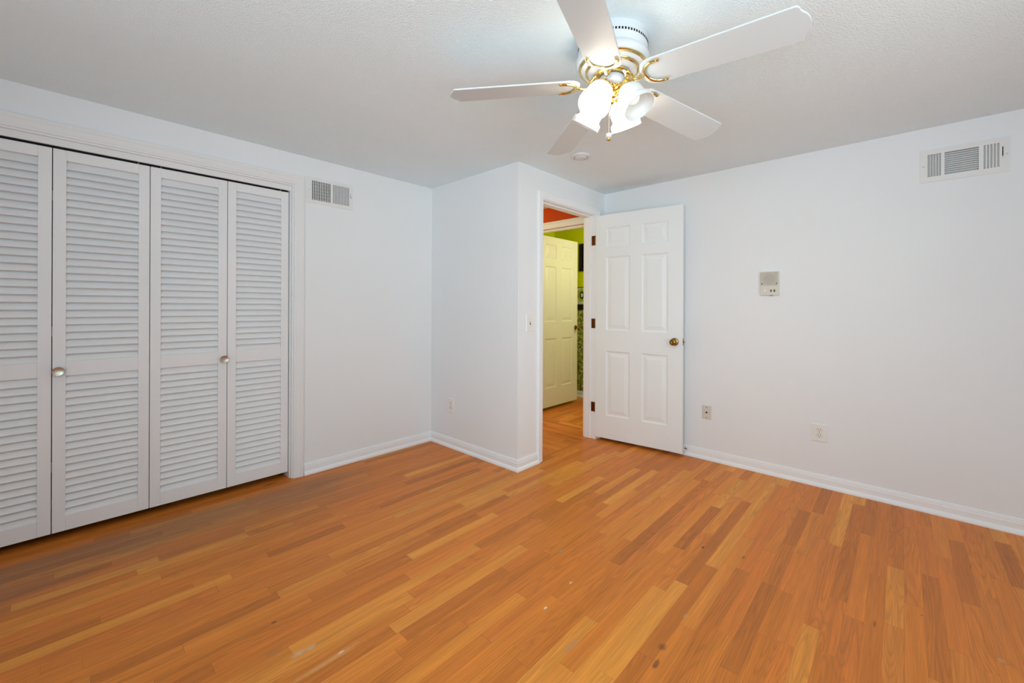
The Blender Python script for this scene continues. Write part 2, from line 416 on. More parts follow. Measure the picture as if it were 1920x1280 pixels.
# jutting wall (x = 0) and the wall with the doorway
bm = B(); box(bm, 0, T, A_Y + T, 0.85, 0, H)
struct('wall_middle', bm, M_WALL, 'shaded white wall jutting out between the closet wall and the doorway', 'wall')
bm = B()
box(bm, 0, OP_X0, A_Y, A_Y + T, 0, H); box(bm, OP_X1, B_X, A_Y, A_Y + T, 0, H); box(bm, OP_X0, OP_X1, A_Y, A_Y + T, OP_Z, H)
struct('wall_doorway', bm, M_WALL, 'narrow white wall around the open bedroom doorway', 'wall')
bm = B()
hy0, hy1, hz0, hz1 = VENT2[0] - 0.330, VENT2[0] - 0.026, VENT2[1] + 0.027, VENT2[1] + 0.167
box(bm, B_X, B_X + 0.18, BACK_Y - T, hy0, 0, H); box(bm, B_X, B_X + 0.18, hy1, A_Y + T, 0, H); box(bm, B_X, B_X + 0.18, hy0, hy1, 0, hz0); box(bm, B_X, B_X + 0.18, hy0, hy1, hz1, H)
struct('wall_right', bm, M_WALL, 'long white wall with the wide vent, intercom and outlet', 'wall')
# unseen walls behind the camera, with window openings
WB = (-2.75, -0.45, 0.68, 2.02)      # back window: x0, x1, z0, z1
WS = (-3.80, -2.30, 0.68, 2.02)     # side window: y0, y1, z0, z1
bm = B()
box(bm, LEFT_X - T, WB[0], BACK_Y - T, BACK_Y, 0, H); box(bm, WB[1], B_X, BACK_Y - T, BACK_Y, 0, H)
box(bm, WB[0], WB[1], BACK_Y - T, BACK_Y, 0, WB[2]); box(bm, WB[0], WB[1], BACK_Y - T, BACK_Y, WB[3], H)
struct('wall_back', bm, M_WALL, 'white wall behind the viewpoint with a wide window', 'wall')
bm = B()
box(bm, LEFT_X - T, LEFT_X, BACK_Y, WS[0], 0, H); box(bm, LEFT_X - T, LEFT_X, WS[1], 0.0, 0, H)
box(bm, LEFT_X - T, LEFT_X, WS[0], WS[1], 0, WS[2]); box(bm, LEFT_X - T, LEFT_X, WS[0], WS[1], WS[3], H)
struct('wall_side', bm, M_WALL, 'white wall beside the viewpoint with a window', 'wall')
def window(name, along, p, a0, a1, z0, z1, label):
    bm = B(); w = 0.05
    def bx(a, b, c, d):
        if along == 'x': box(bm, a, b, p - 0.07, p - 0.02, c, d)
        else: box(bm, p - 0.07, p - 0.02, a, b, c, d)
    bx(a0, a0 + w, z0, z1); bx(a1 - w, a1, z0, z1); bx(a0 + w, a1 - w, z0, z0 + w); bx(a0 + w, a1 - w, z1 - w, z1)
    mid = (a0 + a1) / 2; bx(mid - 0.025, mid + 0.025, z0 + w, z1 - w)
    struct(name, bm, M_TRIM, label, 'window')
window('window_1', 'x', BACK_Y, *WB, 'wide white-framed window in the wall behind the viewpoint')
window('window_2', 'y', LEFT_X, *WS, 'white-framed window in the wall beside the viewpoint')
# closet interior
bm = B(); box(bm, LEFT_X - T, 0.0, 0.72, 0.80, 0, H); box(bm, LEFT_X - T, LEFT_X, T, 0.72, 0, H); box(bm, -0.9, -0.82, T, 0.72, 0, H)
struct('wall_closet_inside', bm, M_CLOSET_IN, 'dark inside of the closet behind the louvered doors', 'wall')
# hallway wall with the doorway of the green room
bm = B()
box(bm, HX, HX2, A_Y + T, G0, 0, H); box(bm, HX, HX2, G1, 2.2, 0, H); box(bm, HX, HX2, G0, G1, G_Z, H)
struct('wall_hall', bm, M_ORANGE, 'orange hallway wall above the casing of the far doorway', 'wall')
bm = B(); box(bm, 0.12, HX, 1.4, 1.5, 0, H)
struct('wall_hall_end', bm, M_ORANGE, 'end wall of the hallway', 'wall')
bm = B(); box(bm, GR_X, GR_X + 0.1, -2.2, 0.6, 0, H); box(bm, HX2, GR_X, 0.5, 0.6, 0, H); box(bm, HX2, GR_X, -2.2, -2.1, 0, H)
struct('wall_green_room', bm, M_LIME, 'lime green wall of the room beyond the hallway', 'wall')

# ---------------------------------------------------------------- baseboards
BASE = [(0, 0), (0.024, 0), (0.024, 0.008), (0.021, 0.017), (0.0145, 0.0245), (0.0115, 0.0275), (0.0115, 0.058), (0.0095, 0.063),
        (0.0095, 0.070), (0.0065, 0.0745), (0.0065, 0.079), (0.003, 0.083), (0, 0.083)]
def base_run(name, p, q, nrm, m0, m1, label):
    """p, q: ends on the wall line; nrm: into the room; m0, m1: mitre shift per unit of offset at each end (+ shortens)"""
    p, q, nrm = Vector(p), Vector(q), Vector(nrm); d = (q - p).normalized(); bm = B()
    s0 = [(*(p + nrm * o + d * o * m0), z) for o, z in BASE]; s1 = [(*(q + nrm * o - d * o * m1), z) for o, z in BASE]
    sections(bm, [s0, s1]); return struct(name, bm, M_TRIM, label, 'baseboard')
base_run('baseboard_left', (-1.113, 0), (0, 0), (0, -1), 0, 1, 'white baseboard between the closet casing and the inner corner')
base_run('baseboard_middle', (0, 0), (0, A_Y), (-1, 0), 1, -1, 'white baseboard along the shaded jutting wall')
base_run('baseboard_doorway', (0, A_Y), (0.232, A_Y), (0, -1), -1, 0, 'short white baseboard beside the doorway casing')
base_run('baseboard_doorway_corner', (1.113, A_Y), (B_X, A_Y), (0, -1), 0, 1, 'short white baseboard hidden behind the open white door')
base_run('baseboard_right', (B_X, A_Y), (B_X, BACK_Y), (-1, 0), 1, 1, 'long white baseboard under the intercom wall')
base_run('baseboard_back', (B_X, BACK_Y), (LEFT_X, BACK_Y), (0, 1), 1, 1, 'white baseboard under the wide window')
base_run('baseboard_side', (LEFT_X, BACK_Y), (LEFT_X, 0), (1, 0), 1, 1, 'white baseboard of the wall beside the viewpoint')
base_run('baseboard_green_room', (GR_X, 0.5), (GR_X, -2.1), (-1, 0), 1, 1, 'white baseboard under the speckled green wallpaper')
base_run('baseboard_green_room_side', (HX2, 0.5), (GR_X, 0.5), (0, -1), 0, 1, 'white baseboard behind the cream door')

# ---------------------------------------------------------------- casings and jambs
# profile: (distance outward from the opening, thickness off the wall)
CASE = [(0.0, 0.0), (0.0, 0.010), (0.003, 0.0115), (0.010, 0.0115), (0.013, 0.0135), (0.036, 0.0155), (0.040, 0.0185), (0.054, 0.0185), (0.057, 0.016), (0.057, 0.0)]
def casing(bm, to_world, a0, a1, top, reveal=0.005, scale=1.0):
    """U-shaped mitred casing round an opening a0..a1 wide and 'top' high; to_world(along, height, off) -> point"""
    secs = []
    a0, a1, top = a0 - reveal, a1 + reveal, top + reveal
    secs.append([to_world(a0 - o * scale, 0.0, t) for o, t in CASE])
    secs.append([to_world(a0 - o * scale, top + o * scale, t) for o, t in CASE])
    secs.append([to_world(a1 + o * scale, top + o * scale, t) for o, t in CASE])
    secs.append([to_world(a1 + o * scale, 0.0, t) for o, t in CASE])
    sections(bm, secs)
bm = B(); casing(bm, lambda a, z, t: (a, A_Y - t, z), OP_X0, OP_X1, OP_Z)
struct('trim_1', bm, M_TRIM, 'white moulded casing around the bedroom doorway', 'door casing')
bm = B()   # lining boards with the stop bead
jt = 0.0
y0, y1 = A_Y + 0.001, A_Y + T + 0.001
box(bm, OP_X0 - 0.004, OP_X0 + 0.002, y0, y1, 0, OP_Z); box(bm, OP_X1 - 0.002, OP_X1 + 0.004, y0, y1, 0, OP_Z)
box(bm, OP_X0, OP_X1, y0, y1, OP_Z - 0.002, OP_Z + 0.004)
box(bm, OP_X0 + 0.002, OP_X0 + 0.013, A_Y + 0.040, A_Y + 0.105, 0, OP_Z - 0.013); box(bm, OP_X1 - 0.013, OP_X1 - 0.002, A_Y + 0.040, A_Y + 0.105, 0, OP_Z - 0.013)
box(bm, OP_X0 + 0.002, OP_X1 - 0.002, A_Y + 0.040, A_Y + 0.105, OP_Z - 0.013, OP_Z - 0.002)
struct('trim_2', bm, M_TRIM, 'white jamb lining with stop bead inside the bedroom doorway', 'door jamb', bevel=0.0015)

bm = B(); casing(bm, lambda a, z, t: (a, -t, z), CL_X0, CL_X1, CL_Z, 0.006, 1.18)
struct('trim_3', bm, M_CTRIM, 'greyish white casing around the louvered closet', 'closet casing')
bm = B()
box(bm, CL_X0 - 0.006, CL_X0 + 0.004, 0.001, T, 0, CL_Z); box(bm, CL_X1 - 0.004, CL_X1 + 0.006, 0.001, T, 0, CL_Z)
box(bm, CL_X0, CL_X1, 0.001, T, CL_Z - 0.004, CL_Z + 0.006)
box(bm, CL_X1 - 0.013, CL_X1 - 0.004, 0.016, T, 0, CL_Z - 0.014); box(bm, CL_X0 + 0.004, CL_X0 + 0.013, 0.016, T, 0, CL_Z - 0.014)
box(bm, CL_X0 + 0.004, CL_X1 - 0.004, 0.016, T, CL_Z - 0.014, CL_Z - 0.004)
box(bm, CL_X0 + 0.004, CL_X1 - 0.004, 0.012, 0.026, 2.0225, CL_Z - 0.004)
struct('trim_4', bm, M_CTRIM, 'greyish white jamb lining inside the closet opening', 'closet jamb', bevel=0.002)
bm = B()   # overhead folding-door track: an upturned channel
tx0, tx1, tz = CL_X0 + 0.014, CL_X1 - 0.014, CL_Z - 0.014
box(bm, tx0, tx1, 0.030, 0.062, tz - 0.003, tz); box(bm, tx0, tx1, 0.030, 0.033, tz - 0.024, tz - 0.003); box(bm, tx0, tx1, 0.059, 0.062, tz - 0.024, tz - 0.003)
struct('trim_5', bm, M_STEEL, 'dark metal track above the folding closet doors', 'door track')

bm = B(); casing(bm, lambda a, z, t: (HX - t, a, z), G0, G1, G_Z, 0.005, 1.25)
struct('trim_6', bm, M_TRIM, 'white casing around the far doorway across the hallway', 'door casing')
bm = B()
box(bm, HX + 0.001, HX2, G0 - 0.004, G0 + 0.002, 0, G_Z); box(bm, HX + 0.001, HX2, G1 - 0.002, G1 + 0.004, 0, G_Z); box(bm, HX + 0.001, HX2, G0, G1, G_Z - 0.002, G_Z + 0.004)
box(bm, HX + 0.02, HX + 0.075, G0 + 0.002, G0 + 0.013, 0, G_Z - 0.013); box(bm, HX + 0.02, HX + 0.075, G1 - 0.013, G1 - 0.002, 0, G_Z - 0.013); box(bm, HX + 0.02, HX + 0.075, G0 + 0.002, G1 - 0.002, G_Z - 0.013, G_Z - 0.002)
struct('trim_7', bm, M_TRIM, 'white jamb lining of the far doorway', 'door jamb', bevel=0.0015)

# wall paper, border and rail of the green room
bm = B(); box(bm, GR_X - 0.004, GR_X - 0.0002, -2.1, 0.5, 0.083, 1.180)
struct('trim_8', bm, M_GLITTER, 'speckled yellow-green wallpaper on the lower wall of the green room', 'wallpaper')
bm = B(); prof = [(0, 1.180), (0.012, 1.180), (0.018, 1.195), (0.018, 1.212), (0.013, 1.219), (0.018, 1.226), (0.018, 1.246), (0.010, 1.256), (0, 1.256)]
sections(bm, [[(GR_X - o, yy, z) for o, z in prof] for yy in (-2.1, 0.5)])
struct('trim_9', bm, M_RAIL, 'dark chair rail above the speckled green wallpaper', 'chair rail')
bm = B(); box(bm, GR_X - 0.003, GR_X - 0.0002, -2.1, 0.5, 1.256, 1.482)
brd = struct('trim_10', bm, M_BORDER, 'floral wallpaper border with green flowers above the dark chair rail', 'wallpaper border')
bm = B(); box(bm, GR_X - 0.006, GR_X - 0.003, -2.1, 0.5, 1.480, 1.488); link('border_edge', bm, M_RAIL, brd)
FY = 0.030
for k, fy_ in enumerate((FY, FY - 0.30, FY - 0.60, FY + 0.30)):
    R = Matrix.Translation((GR_X - 0.003, fy_, 1.378)) @ Matrix.Rotation(-pi / 2, 4, 'Y')
    bm = B(); out = []
    for i in range(64):
        a = 2 * pi * i / 64; rr = 0.088 + 0.012 * cos(7 * a); out.append((rr * cos(a), rr * sin(a) * 0.8))
    prism(bm, out, 0.0, 0.0012, R); fl = link('flower', bm, M_HALO, brd)
    bm = B(); prism(bm, [(0.052 * cos(2 * pi * i / 32), 0.034 * sin(2 * pi * i / 32)) for i in range(32)], 0.0012, 0.0020, R); link('flower_ring', bm, M_BLACK, fl)
    bm = B(); prism(bm, [(0.030 * cos(2 * pi * i / 32), 0.017 * sin(2 * pi * i / 32)) for i in range(32)], 0.0020, 0.0026, R); link('flower_center', bm, M_PAPER, fl)

# ---------------------------------------------------------------- six-panel doors
def panel_door(name, Wd, z0, z1, xs, zs, mat, parent_loc, ang, label, Td=0.035):
    """x = 0 is the hinge edge; the face at y = 0 and the one at y = Td both carry six raised panels"""
    root = empty(name, (parent_loc[0], parent_loc[1], 0)); root.rotation_euler = (0, 0, ang)
    tag(root, label, 'door', kind='structure')
    bm = B()
    gx = [0] + list(xs) + [Wd]; gz = [z0] + list(zs) + [z1]
    rings = [(0.0, 0.0), (0.010, 0.0075), (0.016, 0.0085), (0.022, 0.0080), (0.050, 0.0025)]
    for side in (0, 1):
        def P(x, z, dep): return bm.verts.new((x, dep if side == 0 else Td - dep, z))
        for i in range(len(gx) - 1):
            for j in range(len(gz) - 1):
                xa, xb, za, zb = gx[i], gx[i + 1], gz[j], gz[j + 1]
                if i % 2 == 1 and j % 2 == 1:
                    lp = []
                    for ins, dep in rings:
                        lp.append([P(xa + ins, za + ins, dep), P(xb - ins, za + ins, dep), P(xb - ins, zb - ins, dep), P(xa + ins, zb - ins, dep)])
                    for a, b in zip(lp, lp[1:]):
                        for k in range(4): bm.faces.new((a[k], a[(k + 1) % 4], b[(k + 1) % 4], b[k]))
                    bm.faces.new(lp[-1])
                else:
                    bm.faces.new([P(xa, za, 0), P(xb, za, 0), P(xb, zb, 0), P(xa, zb, 0)])
    for i in range(len(gx) - 1):
        for zc in (z0, z1): bm.faces.new([bm.verts.new(c) for c in ((gx[i], 0, zc), (gx[i + 1], 0, zc), (gx[i + 1], Td, zc), (gx[i], Td, zc))])
    for j in range(len(gz) - 1):
        for xc in (0, Wd): bm.faces.new([bm.verts.new(c) for c in ((xc, 0, gz[j]), (xc, 0, gz[j + 1]), (xc, Td, gz[j + 1]), (xc, Td, gz[j]))])
    bmesh.ops.remove_doubles(bm, verts=bm.verts[:], dist=1e-5)
    link('door_leaf', bm, mat, root, bevel=0.0012)
    return root
def knob(parent, x, z, y, sgn, mat, s=1.0):
    """round knob with rosette standing off the face at y, along sgn*y"""
    Mx = Matrix.Translation((x, y, z)) @ Matrix.Rotation(-sgn * pi / 2, 4, 'X')
    bm = B()
    lathe(bm, [(0, 0), (0.032 * s, 0), (0.032 * s, 0.003), (0.029 * s, 0.007), (0.020 * s, 0.009), (0.012 * s, 0.012), (0.0105 * s, 0.026), (0.013 * s, 0.030),
               (0.022 * s, 0.034), (0.0265 * s, 0.042), (0.0275 * s, 0.049), (0.0255 * s, 0.056), (0.020 * s, 0.0605), (0.012 * s, 0.062), (0.010 * s, 0.0605), (0.004 * s, 0.0605), (0.0035 * s, 0.064), (0, 0.064)], 40, Mx)
    return link('door_knob', bm, mat, parent, smooth=True)

D1A = Vector((1.050, -1.072)); D1B = Vector((1.1285, -1.838)); D1W = (D1B - D1A).length
d1_ang = math.atan2(D1B.y - D1A.y, D1B.x - D1A.x)
DZ = [0.236, 0.818, 1.004, 1.668, 1.757, 1.932]
door1 = panel_door('door_1', D1W, 0.028, 2.050, [0.107, 0.328, 0.433, 0.654], DZ, M_DOOR, D1A, d1_ang, 'white six-panel bedroom door standing open against the right wall')
# the visible face looks towards -x: local y = 0 must be that face
k = knob(door1, D1W - 0.062, 0.932, 0.0, -1, M_ABRASS); k['label'] = 'aged brass round knob'
knob(door1, D1W - 0.062, 0.932, 0.035, 1, M_ABRASS, 0.85)
bm = B(); box(bm, D1W, D1W + 0.0015, 0.006, 0.029, 0.905, 0.962); box(bm, D1W + 0.0015, D1W + 0.010, 0.011, 0.024, 0.926, 0.940); link('latch', bm, M_ABRASS, door1, bevel=0.001)
for hz in (0.252, 1.020, 1.784):
    bm = B()
    # barrel and the leaf let into the jamb
    lathe(bm, [(0, 0), (0.005, 0), (0.0065, 0.003), (0.0065, 0.085), (0.005, 0.088), (0, 0.088)], 14, Matrix.Translation((-0.0055, 0.002, hz)))
    hg = link('hinge', bm, M_BRONZE, door1, smooth=True)
    hg['label'] = 'bronze hinge'
inv = Matrix.Rotation(-d1_ang, 4, 'Z') @ Matrix.Translation((-D1A.x, -D1A.y, 0))
hinges = [c for c in door1.children if c.name.startswith('hinge')]
for hz, hg in zip((0.252, 1.020, 1.784), hinges):
    bm = B(); box(bm, OP_X1 - 0.0045, OP_X1 - 0.0015, A_Y + 0.000, A_Y + 0.032, hz, hz + 0.088, inv); link('hinge_leaf', bm, M_BRONZE, hg, bevel=0.004)

# cream door of the green room, opened 90 degrees into it
D2Y = -0.105
door2 = panel_door('door_2', 0.772, 0.040, 2.044, [0.112, 0.330, 0.436, 0.656], [0.262, 0.842, 1.040, 1.696, 1.790, 1.956], M_CREAM, (1.418, D2Y), 0.0, 'cream six-panel door open into the lime green room')
k = knob(door2, 0.772 - 0.045, 0.958, 0.0, -1, M_ABRASS, 0.9)
knob(door2, 0.772 - 0.045, 0.958, 0.035, 1, M_ABRASS, 0.9)
bm = B(); lathe(bm, [(0, 0), (0.006, 0), (0.006, 0.09), (0, 0.09)], 14, Matrix.Translation((-0.004, 0.0, 0.98))); link('hinge', bm, M_BRONZE, door2, smooth=True)

# ---------------------------------------------------------------- louvered folding closet doors
PANEL_W = 0.3775; PZ0, PZ1 = 0.044, 2.012; PD = 0.034
def closet_panel(parent, x0, x1):
    st = 0.0475
    bm = B()
    yb0, yb1 = 0.0, PD
    box(bm, x0, x0 + st, yb0, yb1, PZ0, PZ1); box(bm, x1 - st, x1, yb0, yb1, PZ0, PZ1)
    for za, zb in ((PZ0, 0.121), (0.845, 0.921), (1.958, PZ1)): box(bm, x0 + st, x1 - st, yb0, yb1, za, zb)
    fr = link('door_panel', bm, M_CLOSET, parent, bevel=0.0018)
    bm = B()
    xa, xb = x0 + st, x1 - st
    for za, zb, n in ((0.121, 0.845, 19), (0.921, 1.958, 27)):
        p = (zb - za) / n
        # thin bead round the louver field
        for k in range(n):
            zc = za + p * (k + 0.5); hz = p * 0.53; tn = 0.0075 / math.hypot(0.023, 2 * hz); ty, tz = 2 * hz * tn, -0.023 * tn
            # the lower edge stands towards the room, the upper edge leans into the closet
            q = [(0.0025, zc - hz + 0.0012), (0.0255, zc + hz), (0.0255 + ty, zc + hz + tz), (0.0025 + ty, zc - hz + tz), (0.0035, zc - hz - 0.0012)]
            q = [(y, min(max(z, za + 0.0005), zb - 0.0005)) for y, z in q]
            a = [bm.verts.new((xa - 0.004, y, z)) for y, z in q]; b = [bm.verts.new((xb + 0.004, y, z)) for y, z in q]
            for i in range(len(q)): bm.faces.new((a[i], a[(i + 1) % len(q)], b[(i + 1) % len(q)], b[i]))
            bm.faces.new(a[::-1]); bm.faces.new(b)
    link('louvers', bm, M_CLOSET, fr)
    return fr
def closet_knob(panel, x, z):
    Mx = Matrix.Translation((x, 0.0, z)) @ Matrix.Rotation(pi / 2, 4, 'X')
    bm = B()
    lathe(bm, [(0, 0), (0.011, 0), (0.010, 0.004), (0.007, 0.008), (0.007, 0.016), (0.014, 0.021), (0.0215, 0.0245), (0.0225, 0.027), (0.0215, 0.029)], 36, Mx, caps=False)
    kb = link('knob', bm, M_ABRASS, panel, smooth=True); kb['label'] = 'round brass knob with a bright dished face'
    bm = B(); lathe(bm, [(0.0215, 0.029), (0.0195, 0.0285), (0.014, 0.027), (0.006, 0.0262), (0, 0.026)], 36, Mx, caps=False)
    link('knob_face', bm, M_SATIN, kb, smooth=True)
CLY = 0.030
g = 0.0016
edges = [-2.710, -2.331, -1.9515, -1.5725, -1.2055]
def bifold(i0, label, kp, kx):
    root = empty('folding_closet_door', (0, CLY, 0)); tag(root, label, 'closet door', 'folding louvered closet doors')
    p1 = closet_panel(root, edges[i0] + g, edges[i0 + 1] - g); p2 = closet_panel(root, edges[i0 + 1] + g, edges[i0 + 2] - g)
    closet_knob((p1, p2)[kp], kx, 0.872)
    # small hinges in the fold
    for hz in (0.35, 1.05, 1.75):
        bm = B(); lathe(bm, [(0, 0), (0.0035, 0), (0.0035, 0.05), (0, 0.05)], 10, Matrix.Translation((edges[i0 + 1], PD + 0.002, hz))); link('hinge', bm, M_SATIN, root, smooth=True)
    # pivot pins into the track
    for px in (edges[i0] + 0.05, edges[i0 + 2] - 0.05):
        bm = B(); lathe(bm, [(0, PZ1 - 0.002), (0.004, PZ1 - 0.002), (0.004, PZ1 + 0.026), (0, PZ1 + 0.026)], 10, Matrix.Translation((px, PD / 2, 0))); link('pivot_pin', bm, M_SATIN, root, smooth=True)
    return root
bifold(0, 'greyish white louvered folding door farther from the wall vent, cut by the edge of the photo', 1, -2.309)
bifold(2, 'greyish white louvered folding door next to the wall vent, hung at the casing', 0, -1.5925)

# ---------------------------------------------------------------- air vents
def frame_with_holes(bm, w, h, holes, t, x_sign=1):
    """plate w x h (local x, z), thickness t towards -y, with rectangular holes (x0, x1, z0, z1)"""
    xs = sorted({0, w, *[v for q in holes for v in q[:2]]}); zs = sorted({0, h, *[v for q in holes for v in q[2:]]})
    for i in range(len(xs) - 1):
        for j in range(len(zs) - 1):
            cx, cz = (xs[i] + xs[i + 1]) / 2, (zs[j] + zs[j + 1]) / 2
            if any(q[0] < cx < q[1] and q[2] < cz < q[3] for q in holes): continue
            box(bm, xs[i], xs[i + 1], -t, 0, zs[j], zs[j + 1])
    bmesh.ops.remove_doubles(bm, verts=bm.verts[:], dist=1e-6)
    seen = {}
    for f in bm.faces[:]:
        key = tuple(sorted(v.index for v in f.verts)) if False else tuple(sorted((round(v.co.x, 5), round(v.co.y, 5), round(v.co.z, 5)) for v in f.verts))
        seen.setdefault(key, []).append(f)
    bmesh.ops.delete(bm, geom=[f for fs in seen.values() if len(fs) > 1 for f in fs], context='FACES_ONLY')
def fin(bm, cx, cy, half, ang, a0, a1, vertical, t=0.0012):
    """one vane: centre (cx across, cy depth), half width, angle from the plate normal, running from a0 to a1"""
    dx, dy = sin(ang) * half, cos(ang) * half; nx, ny = cos(ang) * t / 2, -sin(ang) * t / 2
    pts = [(cx - dx - nx, cy - dy - ny), (cx + dx - nx, cy + dy - ny), (cx + dx + nx, cy + dy + ny), (cx - dx + nx, cy - dy + ny)]
    if vertical: a = [bm.verts.new((u, v, a0)) for u, v in pts]; b = [bm.verts.new((u, v, a1)) for u, v in pts]
    else: a = [bm.verts.new((a0, v, u)) for u, v in pts]; b = [bm.verts.new((a1, v, u)) for u, v in pts]
    for i in range(4): bm.faces.new((a[i], a[(i + 1) % 4], b[(i + 1) % 4], b[i]))
    bm.faces.new(a[::-1]); bm.faces.new(b)
def slots(hole, n, frac, vertical=True):
    a, b = (hole[0], hole[1]) if vertical else (hole[2], hole[3]); p = (b - a) / n; out = []
    for k in range(n):
        c = a + (k + 0.5) * p; q = (c - p * frac / 2, c + p * frac / 2)
        out.append((q[0], q[1], hole[2], hole[3]) if vertical else (hole[0], hole[1], q[0], q[1]))
    return out
def vent_base(root, w, h, holes, slot, cuts):
    bm = B(); frame_with_holes(bm, w, h, cuts + [slot], 0.005); link('face_plate', bm, M_VENT, root)
    bm = B(); m = 0.002
    x0, x1 = min(q[0] for q in holes) - m, slot[1] + m; z0, z1 = min(q[2] for q in holes) - m, max(q[3] for q in holes) + m
    # dark duct boot behind the vanes, open to the room
    d = 0.060
    box(bm, x0, x1, d, d + 0.002, z0, z1)
    for c in ((x0, x0 + 0.001, z0, z1), (x1 - 0.001, x1, z0, z1), (x0, x1, z0, z0 + 0.001), (x0, x1, z1 - 0.001, z1)): box(bm, c[0], c[1], 0.0, d, c[2], c[3])
    link('duct_opening', bm, M_DARK, root)
    for sx in (0.014, w - 0.012):
        bm = B(); lathe(bm, [(0, 0.0075), (0.002, 0.0072), (0.0035, 0.006), (0.0035, 0.0055), (0, 0.0055)], 14, Matrix.Translation((sx, 0, h * 0.5)) @ Matrix.Rotation(pi / 2, 4, 'X'))
        link('screw', bm, M_FIN_SHADED, root, smooth=True)

v1 = empty('air_vent', (-1.098, 0.0, 1.959)); tag(v1, 'small white air vent beside the closet casing, all its slats upright', 'vent', 'wall air vents')
w, h = 0.345, 0.190; zl, zh = 0.026, 0.166
HL = (0.034, 0.172, zl, zh); HR = (0.188, 0.316, zl, zh); SL = (0.3245, 0.3275, 0.090, 0.122)
vent_base(v1, w, h, [HL, HR], SL, slots(HL, 11, 0.66) + slots(HR, 11, 0.66))
bm = B()
for k in range(6): zc = zl + (k + 0.5) * (zh - zl) / 6; fin(bm, zc, 0.016, 0.0075, radians(50), HL[0], HL[1], False, 0.0010)
link('rear_vanes', bm, M_FIN_SHADED, v1)
bm = B()
for hole, ang in ((HL, 30), (HR, -50)):
    for k in range(11):
        xc = hole[0] + (k + 0.5) * (hole[1] - hole[0]) / 11; fin(bm, xc + (0.003 if ang > 0 else 0.0), 0.0050, 0.0066, radians(ang), zl, zh, True)
link('slats', bm, M_FIN_SHADED, v1)
bm = B(); box(bm, 0.3235, 0.3285, -0.013, -0.005, 0.118, 0.124); link('damper_lever', bm, M_VENT, v1, bevel=0.001)

v2 = empty('air_vent', (B_X, -3.213, 1.961)); v2.rotation_euler = (0, 0, -pi / 2)
tag(v2, 'wide white three-section air vent high on the right wall near the ceiling', 'vent', 'wall air vents')
w, h = 0.351, 0.193; zl, zh = 0.031, 0.163
HA = (0.030, 0.088, zl, zh); HM = (0.102, 0.236, zl, zh); HB = (0.252, 0.315, zl, zh); SL = (0.3225, 0.3265, 0.085, 0.140)
vent_base(v2, w, h, [HA, HM, HB], SL, slots(HA, 5, 0.78) + slots(HM, 11, 0.80, False) + slots(HB, 5, 0.62))
bm = B()
for hole, ang in ((HA, 42), (HB, -42)):
    for k in range(5):
        xc = hole[0] + (k + 0.5) * (hole[1] - hole[0]) / 5; fin(bm, xc + (0.002 if ang > 0 else -0.001), 0.0055, 0.0080, radians(ang), zl, zh, True)
for k in range(11):
    zc = zl + (k + 0.5) * (zh - zl) / 11; fin(bm, zc, 0.0050, 0.0075, radians(50), HM[0], HM[1], False)
link('slats', bm, M_VENT, v2)
bm = B(); box(bm, 0.3215, 0.3275, -0.014, -0.005, 0.078, 0.086); link('damper_lever', bm, M_VENT, v2, bevel=0.001)

# ---------------------------------------------------------------- intercom
ic = empty('intercom', (B_X, -2.371, 1.303)); ic.rotation_euler = (0, 0, -pi / 2)
tag(ic, 'beige wall intercom with round speaker grille and small switches on the right wall', 'intercom')
w, h = 0.120, 0.172
bm = B(); box(bm, 0, w, -0.016, 0, 0, h); link('housing', bm, M_BEIGE, ic, bevel=0.003)
bm = B(); box(bm, 0.001, w - 0.007, -0.019, -0.016, 0.072, h - 0.002); link('speaker_panel', bm, M_BEIGE_DARK, ic, bevel=0.001)
bm = B()
for k in range(9):      # rows of slots forming a disc
    zc = 0.080 + (k + 0.5) * 0.0085; dz = zc - 0.118; half = math.sqrt(max(0.0385 ** 2 - dz * dz, 0))
    if half < 0.006: continue
    n = max(2, int(half * 2 / 0.012)); step = 2 * half / n
    for q in range(n):
        x0 = w / 2 - half + q * step; box(bm, x0 + 0.0012, x0 + step - 0.0012, -0.0200, -0.0188, zc - 0.0026, zc + 0.0026)
link('speaker_grille', bm, M_GRILLE, ic)
for sx in (0.013, 0.104):
    bm = B(); lathe(bm, [(0, 0), (0.0038, 0), (0.0034, 0.0014), (0.001, 0.002), (0, 0.002)], 14, Matrix.Translation((sx, -0.019, 0.086)) @ Matrix.Rotation(pi / 2, 4, 'X')); link('screw', bm, M_BLACK, ic, smooth=True)
bm = B(); lathe(bm, [(0, 0), (0.0085, 0), (0.0085, 0.006), (0.0070, 0.0085), (0, 0.009)], 24, Matrix.Translation((0.031, -0.016, 0.034)) @ Matrix.Rotation(pi / 2, 4, 'X')); link('volume_knob', bm, M_PLATE, ic, smooth=True)
for sx in (0.070, 0.091):
    bm = B(); box(bm, sx - 0.0048, sx + 0.0048, -0.0172, -0.0160, 0.026, 0.042); tg = link('switch_slot', bm, M_BLACK, ic)
    bm = B(); tube(bm, [(sx, -0.016, 0.034), (sx, -0.0225, 0.039)], [0.0024, 0.0028], 8); link('toggle', bm, M_SATIN, tg, smooth=True)
bm = B(); box(bm, 0.062, 0.080, -0.014, -0.004, -0.003, 0.0); link('bottom_tab', bm, M_BLACK, ic, bevel=0.001)

